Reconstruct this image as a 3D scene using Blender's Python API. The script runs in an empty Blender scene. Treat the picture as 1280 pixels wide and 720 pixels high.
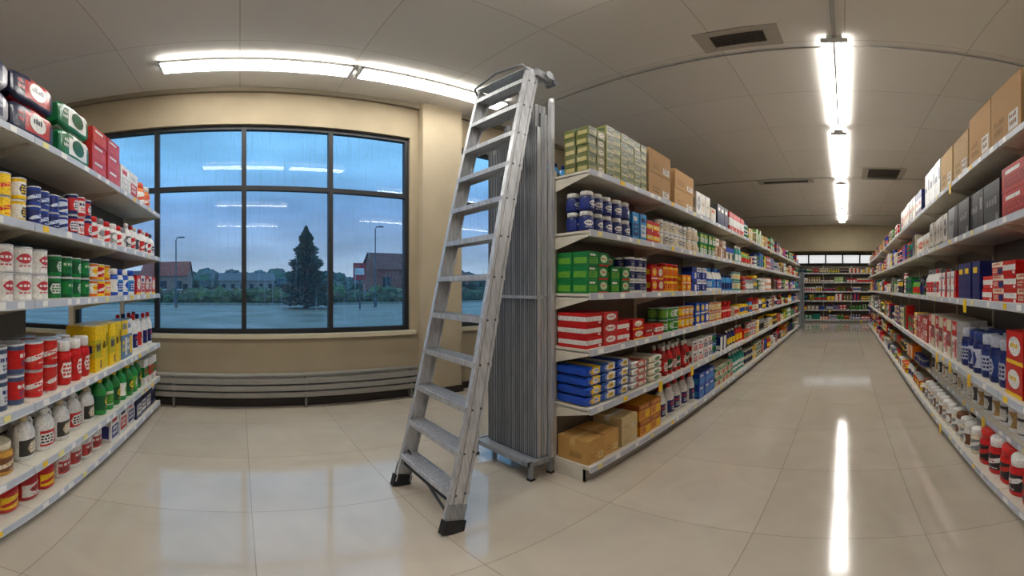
import bpy, math, random
from mathutils import Vector, Matrix
R = random.Random(11)
scene = bpy.context.scene
scene.view_settings.view_transform = 'Standard'
scene.view_settings.look = 'None'
scene.view_settings.exposure = 0.0

def s2l(x):
    x /= 255.0
    return x/12.92 if x <= 0.04045 else ((x+0.055)/1.055)**2.4
def C(r, g, b): return (s2l(r), s2l(g), s2l(b), 1.0)

# ---------------------------------------------------------------- materials
def new_mat(name):
    m = bpy.data.materials.new(name); m.use_nodes = True
    nt = m.node_tree
    return m, nt, nt.nodes['Principled BSDF']
def N(nt, t, **kw):
    n = nt.nodes.new(t)
    for k, v in kw.items():
        if k in n.inputs: n.inputs[k].default_value = v
        else: setattr(n, k, v)
    return n
def attr_mat(name, rough=0.4, metal=0.0, amt=0.15, scale=40.0, stretch=(1, 1, 1), bump=0.0):
    m, nt, b = new_mat(name)
    a = N(nt, 'ShaderNodeAttribute'); a.attribute_name = 'Col'
    tc = N(nt, 'ShaderNodeTexCoord')
    mp = N(nt, 'ShaderNodeMapping'); mp.inputs['Scale'].default_value = stretch
    nt.links.new(tc.outputs['Object'], mp.inputs['Vector'])
    no = N(nt, 'ShaderNodeTexNoise'); no.inputs['Scale'].default_value = scale; no.inputs['Detail'].default_value = 4
    nt.links.new(mp.outputs[0], no.inputs['Vector'])
    mr = N(nt, 'ShaderNodeMapRange'); mr.inputs['From Min'].default_value = .35; mr.inputs['From Max'].default_value = .65
    mr.inputs['To Min'].default_value = 1-amt; mr.inputs['To Max'].default_value = 1+amt*0.4
    nt.links.new(no.outputs['Fac'], mr.inputs['Value'])
    mx = N(nt, 'ShaderNodeMix'); mx.data_type = 'RGBA'; mx.blend_type = 'MULTIPLY'; mx.inputs[0].default_value = 1
    nt.links.new(a.outputs['Color'], mx.inputs[6]); nt.links.new(mr.outputs[0], mx.inputs[7])
    nt.links.new(mx.outputs[2], b.inputs['Base Color'])
    b.inputs['Roughness'].default_value = rough; b.inputs['Metallic'].default_value = metal
    if bump:
        bp = N(nt, 'ShaderNodeBump'); bp.inputs['Strength'].default_value = bump; bp.inputs['Distance'].default_value = .01
        nt.links.new(no.outputs['Fac'], bp.inputs['Height']); nt.links.new(bp.outputs[0], b.inputs['Normal'])
    return m
M_pack = attr_mat('printed_packaging', .32, 0, .2, 55)
M_bag = attr_mat('plastic_film', .28, 0, .15, 14, (1, 1, 1), .5)
M_card = attr_mat('cardboard', .85, 0, .12, 30, (1, 1, 6))
M_shelf = attr_mat('painted_steel', .42, 0, .06, 12)
M_alu = attr_mat('brushed_aluminium', .42, .4, .22, 60, (1, 1, .15))
M_rod = attr_mat('galvanised_profile', .45, .25, .25, 80, (1, 1, .05))
M_dark = attr_mat('dark_plastic', .5, 0, .1, 20)
M_paint = attr_mat('wall_paint', .8, 0, .06, 2.5)
M_out = attr_mat('outdoor_matte', .9, 0, .35, 3)
M_leaf = attr_mat('foliage', .9, 0, .5, 2)

def emis(name, col, s):
    m, nt, b = new_mat(name)
    b.inputs['Base Color'].default_value = (.9, .9, .9, 1)
    b.inputs['Emission Color'].default_value = col; b.inputs['Emission Strength'].default_value = s
    return m
LS = 24.0
M_tube = emis('fluorescent_diffuser', (1.0, .972, .928, 1), LS)
M_lbox = emis('lightbox_panel', (.95, .98, 1, 1), .7)

# ---------------------------------------------------------------- mesh builder
class MB:
    def __init__(s): s.v = []; s.f = []; s.c = []; s.m = []; s.sm = []
    def face(s, pts, col, m=0, sm=False):
        i = len(s.v); s.v.extend(pts); s.f.append(tuple(range(i, i+len(pts)))); s.c.append(col); s.m.append(m); s.sm.append(sm)
    def box(s, x0, x1, y0, y1, z0, z1, col, m=0, top=None):
        i = len(s.v)
        s.v.extend([(x0,y0,z0),(x1,y0,z0),(x1,y1,z0),(x0,y1,z0),(x0,y0,z1),(x1,y0,z1),(x1,y1,z1),(x0,y1,z1)])
        for k, q in enumerate(((0,3,2,1),(4,5,6,7),(0,1,5,4),(1,2,6,5),(2,3,7,6),(3,0,4,7))):
            s.f.append(tuple(i+a for a in q)); s.c.append(top if (top and k == 1) else col); s.m.append(m); s.sm.append(False)
    def hexa(s, P, col, m=0):
        i = len(s.v); s.v.extend([tuple(p) for p in P])
        for q in ((0,3,2,1),(4,5,6,7),(0,1,5,4),(1,2,6,5),(2,3,7,6),(3,0,4,7)):
            s.f.append(tuple(i+a for a in q)); s.c.append(col); s.m.append(m); s.sm.append(False)
    def beam(s, p0, p1, a, b, wa, wb, col, m=0, oa=0, ob=0):
        p0 = Vector(p0); p1 = Vector(p1); a = Vector(a).normalized(); b = Vector(b).normalized()
        P = []
        for p in (p0, p1):
            for sa, sb in ((-1,-1),(1,-1),(1,1),(-1,1)):
                P.append(p+a*(oa+sa*wa/2)+b*(ob+sb*wb/2))
        s.hexa(P, col, m)
    def tube(s, pts, r, col, n=6, m=0):
        pts = [Vector(p) for p in pts]; rings = []
        for k, p in enumerate(pts):
            d = (pts[min(k+1, len(pts)-1)]-pts[max(k-1, 0)]).normalized()
            up = Vector((0,0,1)) if abs(d.z) < .9 else Vector((1,0,0))
            a = d.cross(up).normalized(); b = d.cross(a)
            i = len(s.v)
            for j in range(n):
                t = 2*math.pi*j/n; q = p+a*math.cos(t)*r+b*math.sin(t)*r; s.v.append(tuple(q))
            rings.append(i)
        for k in range(len(rings)-1):
            for j in range(n):
                s.f.append((rings[k]+j, rings[k]+(j+1)%n, rings[k+1]+(j+1)%n, rings[k+1]+j)); s.c.append(col); s.m.append(m); s.sm.append(True)
        for i in (rings[0], rings[-1]):
            s.f.append(tuple(i+j for j in range(n))); s.c.append(col); s.m.append(m); s.sm.append(False)
    def lathe(s, cx, cy, z, prof, n=12, sy=1.0, m=0):
        rings = []
        a0 = -math.pi/2 - math.pi/n
        for p in prof:
            i = len(s.v)
            for j in range(n):
                t = a0+2*math.pi*j/n
                s.v.append((cx+p[0]*math.cos(t), cy+p[0]*math.sin(t)*sy, z+p[1]))
            rings.append(i)
        for k in range(len(prof)-1):
            c = prof[k][2]; fc = prof[k][3] if len(prof[k]) > 3 else None
            for j in range(n):
                jj = j if j <= n/2 else j-n
                col = fc if (fc and abs(jj) <= n*0.17) else c
                s.f.append((rings[k]+j, rings[k]+(j+1)%n, rings[k+1]+(j+1)%n, rings[k+1]+j)); s.c.append(col); s.m.append(m); s.sm.append(True)
        s.f.append(tuple(rings[-1]+j for j in range(n))); s.c.append(prof[-1][2]); s.m.append(m); s.sm.append(False)
    def arc_oval(s, cx, cy, zc, rz, r, col, span=.75, sy=1.0, rot=0.0, K=6, pw=2.4, tilt=0.0):
        for k in range(K):
            a, b = -1+2*k/K, -1+2*(k+1)/K
            P = []
            ha, hb = rz*max(0, 1-abs(a)**pw), rz*max(0, 1-abs(b)**pw)
            for q, h in ((a, -ha+tilt*a), (b, -hb+tilt*b), (b, hb+tilt*b), (a, ha+tilt*a)):
                t = -math.pi/2+rot+q*span
                P.append((cx+r*math.cos(t), cy+r*math.sin(t)*sy, zc+h))
            s.face(P, col)
    def arc_bars(s, cx, cy, z0, z1, r, col, rows=2, span=.6, sy=1.0, rot=0.0):
        for i in range(rows):
            za = z0+(z1-z0)*(i+.2)/rows; zb = z0+(z1-z0)*(i+.75)/rows
            n = 4 if i % 2 else 3
            for k in range(n):
                a = -span+2*span*(k+.1)/n; b = -span+2*span*(k+.8)/n
                P = []
                for q, h in ((a, za), (b, za), (b, zb), (a, zb)):
                    t = -math.pi/2+rot+q
                    P.append((cx+r*math.cos(t), cy+r*math.sin(t)*sy, h))
                s.face(P, col)
    def build(s, name, mats, mat=None, parent=None, coll=None):
        me = bpy.data.meshes.new(name); me.from_pydata(s.v, [], s.f)
        ca = me.color_attributes.new('Col', 'FLOAT_COLOR', 'CORNER')
        buf = []
        for f, c in zip(s.f, s.c): buf.extend(list(c)*len(f))
        ca.data.foreach_set('color', buf)
        me.polygons.foreach_set('material_index', s.m)
        me.polygons.foreach_set('use_smooth', s.sm)
        for mt in mats: me.materials.append(mt)
        me.update()
        o = bpy.data.objects.new(name, me); scene.collection.objects.link(o)
        if mat is not None: o.matrix_world = mat
        if parent: o.parent = parent; o.matrix_parent_inverse = parent.matrix_world.inverted()
        return o

# ---------------------------------------------------------------- palette
RED=C(206,24,24); DRED=C(156,18,22); WHITE=C(236,235,231); CREAM=C(226,214,188); NAVY=C(20,34,100); BLUE=C(22,76,188)
CYAN=C(50,150,215); GREEN=C(20,130,60); DGREEN=C(14,88,50); LGREEN=C(110,176,54); YEL=C(248,205,20); ORANGE=C(232,120,20)
BLACK=C(22,22,26); GREY=C(140,142,145); BROWN=C(120,74,40); TAN=C(196,156,104); GOLD=C(176,140,60); PURP=C(90,50,120); TEAL=C(24,145,132)
SILV=C(190,192,195); KRAFT=C(190,152,106); OLIVE=C(104,112,54)

def text_bars(mb, u0, u1, z0, z1, v, col, rows=2):
    h = (z1-z0)/(rows*1.7)
    for i in range(rows):
        zz = z0+(z1-z0)*(i+.3)/rows
        a = u0+(u1-u0)*R.uniform(.0, .15); b = u1-(u1-u0)*R.uniform(.0, .2)
        n = 4 if rows < 3 else 5
        for k in range(n):
            w = (b-a)/n; hh = h*R.choice([.75, 1, 1, 1.25])
            mb.face([(a+k*w, v, zz), (a+k*w+w*.72, v, zz), (a+k*w+w*.72, v, zz+hh), (a+k*w, v, zz+hh)], col)

STY = [0]
def carton(mb, u, v, z, w, d, h, pal, near=True):
    b, a, t = pal
    u0, u1 = u-w/2, u+w/2; v0, v1 = v-d/2, v+d/2
    mb.box(u0, u1, v0, v1, z, z+h, b)
    e = .0012
    st = (STY[0] >> 3) % 5
    def F(x0, x1, za, zb, col, k=1):
        mb.face([(x0, v0-e*k, za), (x1, v0-e*k, za), (x1, v0-e*k, zb), (x0, v0-e*k, zb)], col)
    def G(fa, fb, za, zb, col, k=1):
        mb.face([(u0-e*k, v0+d*fa, za), (u0-e*k, v0+d*fb, za), (u0-e*k, v0+d*fb, zb), (u0-e*k, v0+d*fa, zb)], col)
    if st == 0:
        F(u0, u1, z+h*.3, z+h*.7, a)
        if near:
            G(0, 1, z+h*.3, z+h*.7, a); G(.2, .8, z+h*.42, z+h*.58, t, 2)
            text_bars(mb, u0+w*.12, u1-w*.1, z+h*.38, z+h*.62, v0-e*2, t, 1)
            F(u1-w*.22, u1-w*.06, z+h*.06, z+h*.24, t)
    elif st == 1:
        F(u0+w*.1, u1-w*.1, z+h*.15, z+h*.6, a)
        F(u0+w*.15, u1-w*.3, z+h*.7, z+h*.85, t)
        if near:
            G(.1, .9, z+h*.15, z+h*.6, a)
            text_bars(mb, u0+w*.16, u1-w*.16, z+h*.22, z+h*.55, v0-e*2, b, 2)
    elif st == 2:
        mb.face([(u0, v0-e, z), (u0+w*.5, v0-e, z), (u0+w*.72, v0-e, z+h), (u0, v0-e, z+h)], a)
        if near:
            text_bars(mb, u0+w*.08, u0+w*.6, z+h*.4, z+h*.66, v0-e*2, t if t != a else b, 1)
            F(u1-w*.24, u1-w*.08, z+h*.5, z+h*.8, t)
        G(0, 1, z+h*.1, z+h*.4, a)
    elif st == 3:
        pts = [(u+math.cos(q*math.pi/6)*w*.36, v0-e, z+h*.55+math.sin(q*math.pi/6)*h*.3) for q in range(12)]
        mb.face(pts, a)
        F(u0, u1, z, z+h*.12, t)
        if near: text_bars(mb, u-w*.26, u+w*.26, z+h*.45, z+h*.65, v0-e*2, t if t != a else b, 1)
        G(.15, .85, z+h*.35, z+h*.75, a)
    else:
        F(u0, u1, z+h*.62, z+h, a); G(0, 1, z+h*.62, z+h, a)
        F(u0+w*.55, u1-w*.06, z+h*.08, z+h*.55, t)
        if near:
            text_bars(mb, u0+w*.08, u1-w*.1, z+h*.7, z+h*.94, v0-e*2, b, 1); text_bars(mb, u0+w*.06, u0+w*.5, z+h*.15, z+h*.5, v0-e, a, 2)

def cardboard(mb, u, v, z, w, d, h, pal, near=True):
    b, a, t = pal
    u0, u1 = u-w/2, u+w/2; v0, v1 = v-d/2, v+d/2; e = .0015
    dk = tuple(x*.7 for x in b[:3])+(1,)
    mb.box(u0, u1, v0, v1, z, z+h, b)
    mb.face([(u0-e, v-.025, z+h*.7), (u0-e, v+.025, z+h*.7), (u0-e, v+.025, z+h), (u0-e, v-.025, z+h)], a)
    mb.face([(u0, v-.025, z+h+e), (u1, v-.025, z+h+e), (u1, v+.025, z+h+e), (u0, v+.025, z+h+e)], a)
    mb.face([(u0, v0-e, z+h*.985), (u1, v0-e, z+h*.985), (u1, v0-e, z+h), (u0, v0-e, z+h)], dk)
    mb.face([(u0+w*.62, v0-e, z+h*.12), (u1-w*.08, v0-e, z+h*.12), (u1-w*.08, v0-e, z+h*.4), (u0+w*.62, v0-e, z+h*.4)], t)
    if near:
        text_bars(mb, u0+w*.12, u0+w*.5, z+h*.15, z+h*.45, v0-e, dk, 2)
        text_bars(mb, u0+w*.65, u1-w*.1, z+h*.15, z+h*.38, v0-2*e, dk, 2)
    mb.face([(u0-e, v0+d*.2, z+h*.2), (u0-e, v0+d*.2, z+h*.45), (u0-e, v0+d*.6, z+h*.45), (u0-e, v0+d*.6, z+h*.2)], dk)

def label(mb, u, v, z, r, z0, z1, a, t, b, sy=1.0):
    st = (STY[0] >> 2) % 4
    rot = R.uniform(-.5, .5); zc = (z0+z1)/2; hh = (z1-z0)/2
    if st == 0:
        mb.arc_oval(u, v, z+zc+hh*.15, hh*.62, r*1.012, t, .72, sy, rot)
        mb.arc_bars(u, v, z+zc-hh*.12, z+zc+hh*.42, r*1.024, b, 1, .5, sy, rot)
        mb.arc_bars(u, v, z+z0+hh*.12, z+z0+hh*.42, r*1.012, t, 1, .5, sy, rot)
    elif st == 1:
        mb.arc_oval(u, v, z+zc-hh*.1, hh*.75, r*1.012, t, .8, sy, rot, 6, 30)
        mb.arc_bars(u, v, z+zc-hh*.7, z+zc+hh*.5, r*1.024, b, 3, .6, sy, rot)
    elif st == 2:
        mb.arc_oval(u, v, z+zc, hh*.3, r*1.012, t, 1.4, sy, rot, 8, 12, hh*.5)
        mb.arc_bars(u, v, z+zc-hh*.1, z+zc+hh*.2, r*1.024, b, 1, .45, sy, rot)
        mb.arc_bars(u, v, z+z0+hh*.1, z+z0+hh*.35, r*1.012, t, 1, .4, sy, rot+.3)
    else:
        mb.arc_bars(u, v, z+zc+hh*.05, z+zc+hh*.75, r*1.012, t, 1, .75, sy, rot)
        mb.arc_bars(u, v, z+zc-hh*.75, z+zc-hh*.05, r*1.012, b, 2, .55, sy, rot)
def can(mb, u, v, z, w, d, h, pal, near=True):
    b, a, t = pal; r = w*.48; n = 18 if near else 8
    mb.lathe(u, v, z, [(r*.95,0,SILV),(r*.98,.03*h,b),(r*.98,.2*h,a),(r*.98,.8*h,b),(r*.98,.93*h,SILV),(r,.95*h,SILV),(r*.98,.995*h,SILV),(r*.9,.97*h,GREY)], n)
    if near: label(mb, u, v, z, r*.98, .2*h, .8*h, a, t, b)
    else: mb.arc_oval(u, v, z+.5*h, .2*h, r*1.05, t, .7, K=2)
def jar(mb, u, v, z, w, d, h, pal, near=True):
    b, a, t = pal; r = w*.48; n = 18 if near else 8
    mb.lathe(u, v, z, [(r*.9,0,b),(r,.05*h,b),(r,.14*h,a),(r,.6*h,b),(r*.97,.7*h,b),(r*.78,.77*h,b),(r*.8,.775*h,t),(r*.86,.79*h,t),(r*.86,.96*h,t),(r*.8,h,t)], n)
    if near: label(mb, u, v, z, r, .14*h, .6*h, a, t if t != a else b, b if b != a else t)
    else: mb.arc_oval(u, v, z+.37*h, .15*h, r*1.05, t, .7, K=2)
def bottle(mb, u, v, z, w, d, h, pal, near=True):
    b, a, t = pal; r = w*.46; n = 16 if near else 7
    mb.lathe(u, v, z, [(r*.9,0,b),(r,.04*h,b),(r,.14*h,a,a),(r,.52*h,b),(r*.97,.62*h,b),(r*.62,.76*h,b),(r*.36,.82*h,b),(r*.36,.84*h,t),(r*.42,.845*h,t),(r*.42,.97*h,t),(r*.36,h,t)], n)
    if near: label(mb, u, v, z, r, .14*h, .52*h, a, t if t != a else b, b)
def jug(mb, u, v, z, w, d, h, pal, near=True):
    b, a, t = pal; r = w*.47; n = 20 if near else 8
    mb.lathe(u, v, z, [(r*.9,0,b),(r,.04*h,b),(r,.12*h,b,a),(r,.5*h,b),(r*.98,.58*h,b),(r*.9,.68*h,b),(r*.6,.8*h,b),(r*.34,.86*h,b),(r*.4,.865*h,t),(r*.4,.98*h,t),(r*.34,h,t)], n, .72)
    if near:
        mb.tube([(u+r*.3,v,z+.84*h),(u+r*.75,v,z+.88*h),(u+r*.98,v,z+.78*h),(u+r*.97,v,z+.6*h),(u+r*.8,v,z+.52*h)], w*.055, b, 6)
        label(mb, u, v, z, r, .14*h, .5*h, a, t if t != a else b, b if b != t else BLACK, .72)
def spray(mb, u, v, z, w, d, h, pal, near=True):
    b, a, t = pal; r = w*.42; n = 12 if near else 7
    mb.lathe(u, v, z, [(r*.9,0,b),(r,.04*h,b),(r,.15*h,a,t),(r,.4*h,a,a),(r,.5*h,b),(r*.5,.68*h,b),(r*.3,.76*h,t),(r*.34,.8*h,t),(r*.3,.84*h,t)], n)
    mb.box(u-w*.14, u+w*.14, v-w*.45, v+w*.25, z+h*.84, z+h, t)
    mb.hexa([(u-w*.06,v-w*.3,z+h*.66),(u+w*.06,v-w*.3,z+h*.66),(u+w*.06,v-w*.2,z+h*.66),(u-w*.06,v-w*.2,z+h*.66),(u-w*.06,v-w*.25,z+h*.86),(u+w*.06,v-w*.25,z+h*.86),(u+w*.06,v-w*.1,z+h*.86),(u-w*.06,v-w*.1,z+h*.86)], t)
def bag(mb, u, v, z, w, d, h, pal, near=True):
    b, a, t = pal; K = 16 if near else 7; n = 28 if near else 10
    rings = []; sd = R.uniform(0, 6)
    for k in range(K+1):
        q = k/K; e_ = abs(2*q-1)
        th = .66+.34*max(0, 1-e_**6)**.7
        x = u+(w/2)*math.copysign(e_**.9, 2*q-1) if near else u-w/2+w*q
        wd = .93+.07*th
        i = len(mb.v)
        for j in range(n):
            t_ = 2*math.pi*(j+.5)/n; c, s_ = math.cos(t_), math.sin(t_)
            ex = .24
            yy = math.copysign(abs(c)**ex, c)*d/2*wd; zz = math.copysign(abs(s_)**ex, s_)*h/2*th
            wr = 1+.03*math.sin(13*q+j*.9+sd)*(1 if zz > 0 else .2)
            bulge = .018*math.sin(math.pi*q)
            mb.v.append((x, v+yy*(1+bulge+.012*math.sin(17*q+sd)), z+h/2+zz*wr*.96))
        rings.append(i)
    for k in range(K):
        q = (k+.5)/K
        for j in range(n):
            t_ = 2*math.pi*(j+1)/n; s_ = math.sin(t_); c = math.cos(t_)
            col = b
            zq = math.copysign(abs(s_)**.24, s_)
            if .3+.22*zq < q < .85: col = a
            if zq < -.35 and abs(zq) < .97: col = b
            if zq > .6 and q > .45: col = a
            mb.f.append((rings[k]+j, rings[k]+(j+1)%n, rings[k+1]+(j+1)%n, rings[k+1]+j)); mb.c.append(col); mb.m.append(0); mb.sm.append(True)
    for i, cc in ((rings[0], b), (rings[-1], b)):
        mb.f.append(tuple(i+j for j in range(n))); mb.c.append(cc); mb.m.append(0); mb.sm.append(False)
    if near:
        vf = v-d/2*1.03
        pts = [(u+w*.08+math.cos(q*math.pi/6)*w*.2, vf, z+h*.55+math.sin(q*math.pi/6)*h*.27) for q in range(12)]
        mb.face(pts, t)
        text_bars(mb, u-w*.06, u+w*.24, z+h*.45, z+h*.68, vf-.002, b if b != t else a, 1)
        text_bars(mb, u-w*.38, u-w*.22, z+h*.35, z+h*.7, vf, a if a != b else t, 2)

KINDS = {'carton': (carton, 'product_cartons', M_pack), 'cardboard': (cardboard, 'cardboard_boxes', M_card), 'can': (can, 'tin_cans', M_pack),
         'jar': (jar, 'plastic_jars', M_pack), 'bottle': (bottle, 'plastic_bottles', M_pack), 'jug': (jug, 'detergent_jugs', M_pack),
         'spray': (spray, 'spray_bottles', M_pack), 'bag': (bag, 'product_bags', M_bag)}

class Stock:
    def __init__(s, mat, depth): s.mbs = {}; s.mat = mat; s.depth = depth
    def run(s, u0, u1, z, kind, w, h, pal, stack=1, rows=1, d=None, near=True, jit=.03, off=.03):
        fn = KINDS[kind][0]; mb = s.mbs.setdefault(kind, MB())
        d = d or w
        n = max(1, int((u1-u0)/w+.15)); w2 = w*.965; st = (u1-u0)/n if (u1-u0)/n < w*1.25 else w
        pals = pal if isinstance(pal, list) else [pal]
        for i in range(n):
            p0 = pals[i % len(pals)]
            g_ = R.uniform(.86, 1.08)
            p = tuple(tuple(min(1, x*g_) for x in c[:3])+(1.0,) for c in p0)
            if near and R.random() < .15 and kind != 'cardboard': p = (p[0], p[2], p[1])
            STY[0] = hash(p0)
            for r in range(rows):
                dv = off+d/2+r*(d*1.02)+R.uniform(0, jit)*(.5)
                if dv+d/2 > s.depth: break
                zz = z+.001
                k2 = stack
                if stack > 2 and R.random() < .12: k2 = stack-1
                for k in range(k2):
                    fn(mb, u0+st*(i+.5)+R.uniform(-.003, .003), dv+R.uniform(-.004, .004), zz, w2, d*.97, h, p, near)
                    zz += h+.001
    def fill(s, u0, u1, z, gap, near=False, top=False):
        u = u0
        while u < u1-.12:
            L = R.uniform(.3, .75) if near else R.uniform(.22, .6)
            L = min(L, u1-u)
            kind = R.choice(['carton']*6+['can', 'jar', 'bottle', 'jug', 'spray', 'bag', 'can', 'cardboard'])
            base = R.choice([RED, RED, WHITE, WHITE, CREAM, BLUE, NAVY, GREEN, YEL, ORANGE, BLACK, CYAN, DRED, BROWN, TEAL, LGREEN, WHITE, CREAM, RED, GREY, TAN])
            acc = R.choice([WHITE, RED, YEL, NAVY, CREAM, BLACK, GREEN, BLUE]); thr = R.choice([WHITE, RED, YEL, BLACK, NAVY])
            if acc == base: acc = WHITE if base != WHITE else RED
            pal = (base, acc, thr)
            if kind == 'carton':
                w = R.uniform(.1, .2); h = R.uniform(.07, .2); stck = max(1, int(gap*R.uniform(.7, .95)/h))
            elif kind == 'cardboard':
                if not top: continue
                w = R.uniform(.3, .4); h = R.uniform(.2, .28); stck = max(1, int(gap/h)); pal = (KRAFT, C(170,130,85), WHITE)
            elif kind == 'bag': w = R.uniform(.2, .26); h = .08; stck = max(1, int(gap*.75/h))
            elif kind in ('can', 'jar'): w = R.uniform(.09, .13); h = w*1.2; stck = max(1, int(gap*.85/h))
            else: w = R.uniform(.08, .13); h = min(gap*.85, R.uniform(.2, .3)); stck = 1
            w = min(w, L)
            s.run(u, u+L-.01, z, kind, w, h, pal, stck, 2 if near else 1, d=min(w*1.1, .2) if kind != 'cardboard' else .3, near=near)
            u += L
    def done(s):
        for k, mb in s.mbs.items():
            mb.build(KINDS[k][1], [KINDS[k][2]], s.mat)

SH = C(214,208,192); RAIL = C(186,192,203); DK = C(60,58,55)
def gondola(name, L, zs, depth, mat, back=True, backcol=C(112,107,96), top=None, ends=(True, True), gapback=None, depths=None, bay=1.22, mb=None, flip=False, build=True):
    mb = mb or MB()
    Y = (lambda v: -v+2*depth+.05) if flip else (lambda v: v)
    def bx(u0, u1, v0, v1, z0, z1, col):
        a, b = Y(v0), Y(v1)
        mb.box(u0, u1, min(a, b), max(a, b), z0, z1, col)
    zt = top or max(zs)+.05
    n = max(1, round(L/bay)); bw = L/n
    for i in range(n+1):
        u = min(max(i*bw, .02), L-.02)
        bx(u-.02, u+.02, depth-.005, depth+.045, 0, zt, SH)
        if not flip:
            for k in range(int(zt/.06)):
                z = .08+k*.06
                if z+.03 < zt:
                    if i in (0, n):
                        e = -.0215 if i == 0 else .0215
                        mb.face([(u+e, depth+.012, z), (u+e, depth+.03, z), (u+e, depth+.03, z+.03), (u+e, depth+.012, z+.03)], DK)
    if back:
        if gapback:
            za, zb, ua = gapback
            bx(.02, L-.02, depth, depth+.02, .08, za, backcol); bx(.02, L-.02, depth, depth+.02, zb, zt-.02, backcol)
            bx(.02, ua, depth, depth+.02, za, zb, backcol)
        else:
            bx(.02, L-.02, depth, depth+.02, .08, zt-.02, backcol)
    for si, z in enumerate(zs):
        dp0 = 0 if not depths else depths[si]
        for i in range(n):
            a, b = i*bw+.003, (i+1)*bw-.003
            bx(a, b, dp0+.012, depth, z-.028, z, SH)
            bx(a, b, dp0+.0, dp0+.014, z-.045, z+.006, SH)
            bx(a, b, dp0-.006, dp0+.0, z-.04, z+.003, RAIL)
            bx(a, b, dp0-.010, dp0-.005, z-.044, z-.037, SILV)
            k = a+.08
            while k < b-.12:
                w = R.uniform(.045, .07)
                col = YEL if R.random() < .12 else (WHITE if R.random() < .85 else C(230,220,140))
                bx(k, k+w, dp0-.0085, dp0-.006, z-.036, z-.002, col)
                if R.random() < .03: bx(k, k+.07, dp0-.012, dp0-.009, z-.1, z-.0, YEL)
                k += w+R.uniform(.06, .28)
            if z > .3:
                for uu in (a, b-.004):
                    P = [(uu, Y(dp0+.02), z-.045), (uu+.004, Y(dp0+.02), z-.045), (uu+.004, Y(depth), z-.13), (uu, Y(depth), z-.13),
                         (uu, Y(dp0+.02), z-.02), (uu+.004, Y(dp0+.02), z-.02), (uu+.004, Y(depth), z-.02), (uu, Y(depth), z-.02)]
                    mb.hexa(P, SH)
    bx(.0, L, .05, .065, 0, min(zs)-.028, C(150,146,138))
    bx(.0, .012, .05, depth, 0, min(zs)-.028, SH); bx(L-.012, L, .05, depth, 0, min(zs)-.028, SH)
    if build: return mb.build(name, [M_shelf], mat)
    return mb

# ---------------------------------------------------------------- room shell
CEIL = 4.2; WY = 4.73; XW = -6.0; XE = 17.6; YS = -9.0
def floor_material():
    m, nt, b = new_mat('polished_floor_tile')
    tc = N(nt, 'ShaderNodeTexCoord'); mp = N(nt, 'ShaderNodeMapping'); mp.inputs['Location'].default_value = (-.07+19, -.48+18, 0)
    nt.links.new(tc.outputs['Object'], mp.inputs['Vector'])
    br = N(nt, 'ShaderNodeTexBrick'); br.offset = 0; br.squash = 1
    br.inputs['Scale'].default_value = 1; br.inputs['Brick Width'].default_value = .95; br.inputs['Row Height'].default_value = .9
    br.inputs['Mortar Size'].default_value = .003; br.inputs['Mortar Smooth'].default_value = .3; br.inputs['Bias'].default_value = 0
    br.inputs['Color1'].default_value = C(192,181,165); br.inputs['Color2'].default_value = C(185,175,159); br.inputs['Mortar'].default_value = C(152,142,126)
    nt.links.new(mp.outputs[0], br.inputs['Vector'])
    no = N(nt, 'ShaderNodeTexNoise'); no.inputs['Scale'].default_value = 2.2; no.inputs['Detail'].default_value = 6; no.inputs['Distortion'].default_value = 1.2
    nt.links.new(tc.outputs['Object'], no.inputs['Vector'])
    mr = N(nt, 'ShaderNodeMapRange'); mr.inputs['To Min'].default_value = .84; mr.inputs['To Max'].default_value = 1.08
    nt.links.new(no.outputs['Fac'], mr.inputs['Value'])
    mx = N(nt, 'ShaderNodeMix'); mx.data_type = 'RGBA'; mx.blend_type = 'MULTIPLY'; mx.inputs[0].default_value = 1
    nt.links.new(br.outputs['Color'], mx.inputs[6]); nt.links.new(mr.outputs[0], mx.inputs[7]); nt.links.new(mx.outputs[2], b.inputs['Base Color'])
    mr2 = N(nt, 'ShaderNodeMapRange'); mr2.inputs['To Min'].default_value = .05; mr2.inputs['To Max'].default_value = .12
    nt.links.new(no.outputs['Fac'], mr2.inputs['Value']); nt.links.new(mr2.outputs[0], b.inputs['Roughness'])
    b.inputs['IOR'].default_value = 1.9
    return m
def ceiling_material():
    m, nt, b = new_mat('ceiling_panels')
    tc = N(nt, 'ShaderNodeTexCoord'); mp = N(nt, 'ShaderNodeMapping'); mp.inputs['Location'].default_value = (20.4, 18.0, 0)
    nt.links.new(tc.outputs['Object'], mp.inputs['Vector'])
    br = N(nt, 'ShaderNodeTexBrick'); br.offset = 0; br.squash = 1
    br.inputs['Scale'].default_value = 1; br.inputs['Brick Width'].default_value = 1.2; br.inputs['Row Height'].default_value = 1.2
    br.inputs['Mortar Size'].default_value = .006; br.inputs['Mortar Smooth'].default_value = .3
    br.inputs['Color1'].default_value = C(228,224,217); br.inputs['Color2'].default_value = C(222,218,211); br.inputs['Mortar'].default_value = C(192,187,179)
    nt.links.new(mp.outputs[0], br.inputs['Vector']); nt.links.new(br.outputs['Color'], b.inputs['Base Color'])
    b.inputs['Roughness'].default_value = .9
    return m
WALL = C(170,156,130)
mb = MB(); mb.box(XW, XE, YS, WY+.25, -.1, 0, WHITE); mb.build('floor', [floor_material()])
mb = MB(); mb.box(XW, XE, YS, WY+.25, CEIL, CEIL+.1, WHITE); mb.build('ceiling', [ceiling_material()])
WZ0, WZ1 = .93, 3.65
w1 = (-3.25, 2.24); w2 = (3.04, 5.3)
mb = MB(); T = .25
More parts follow.
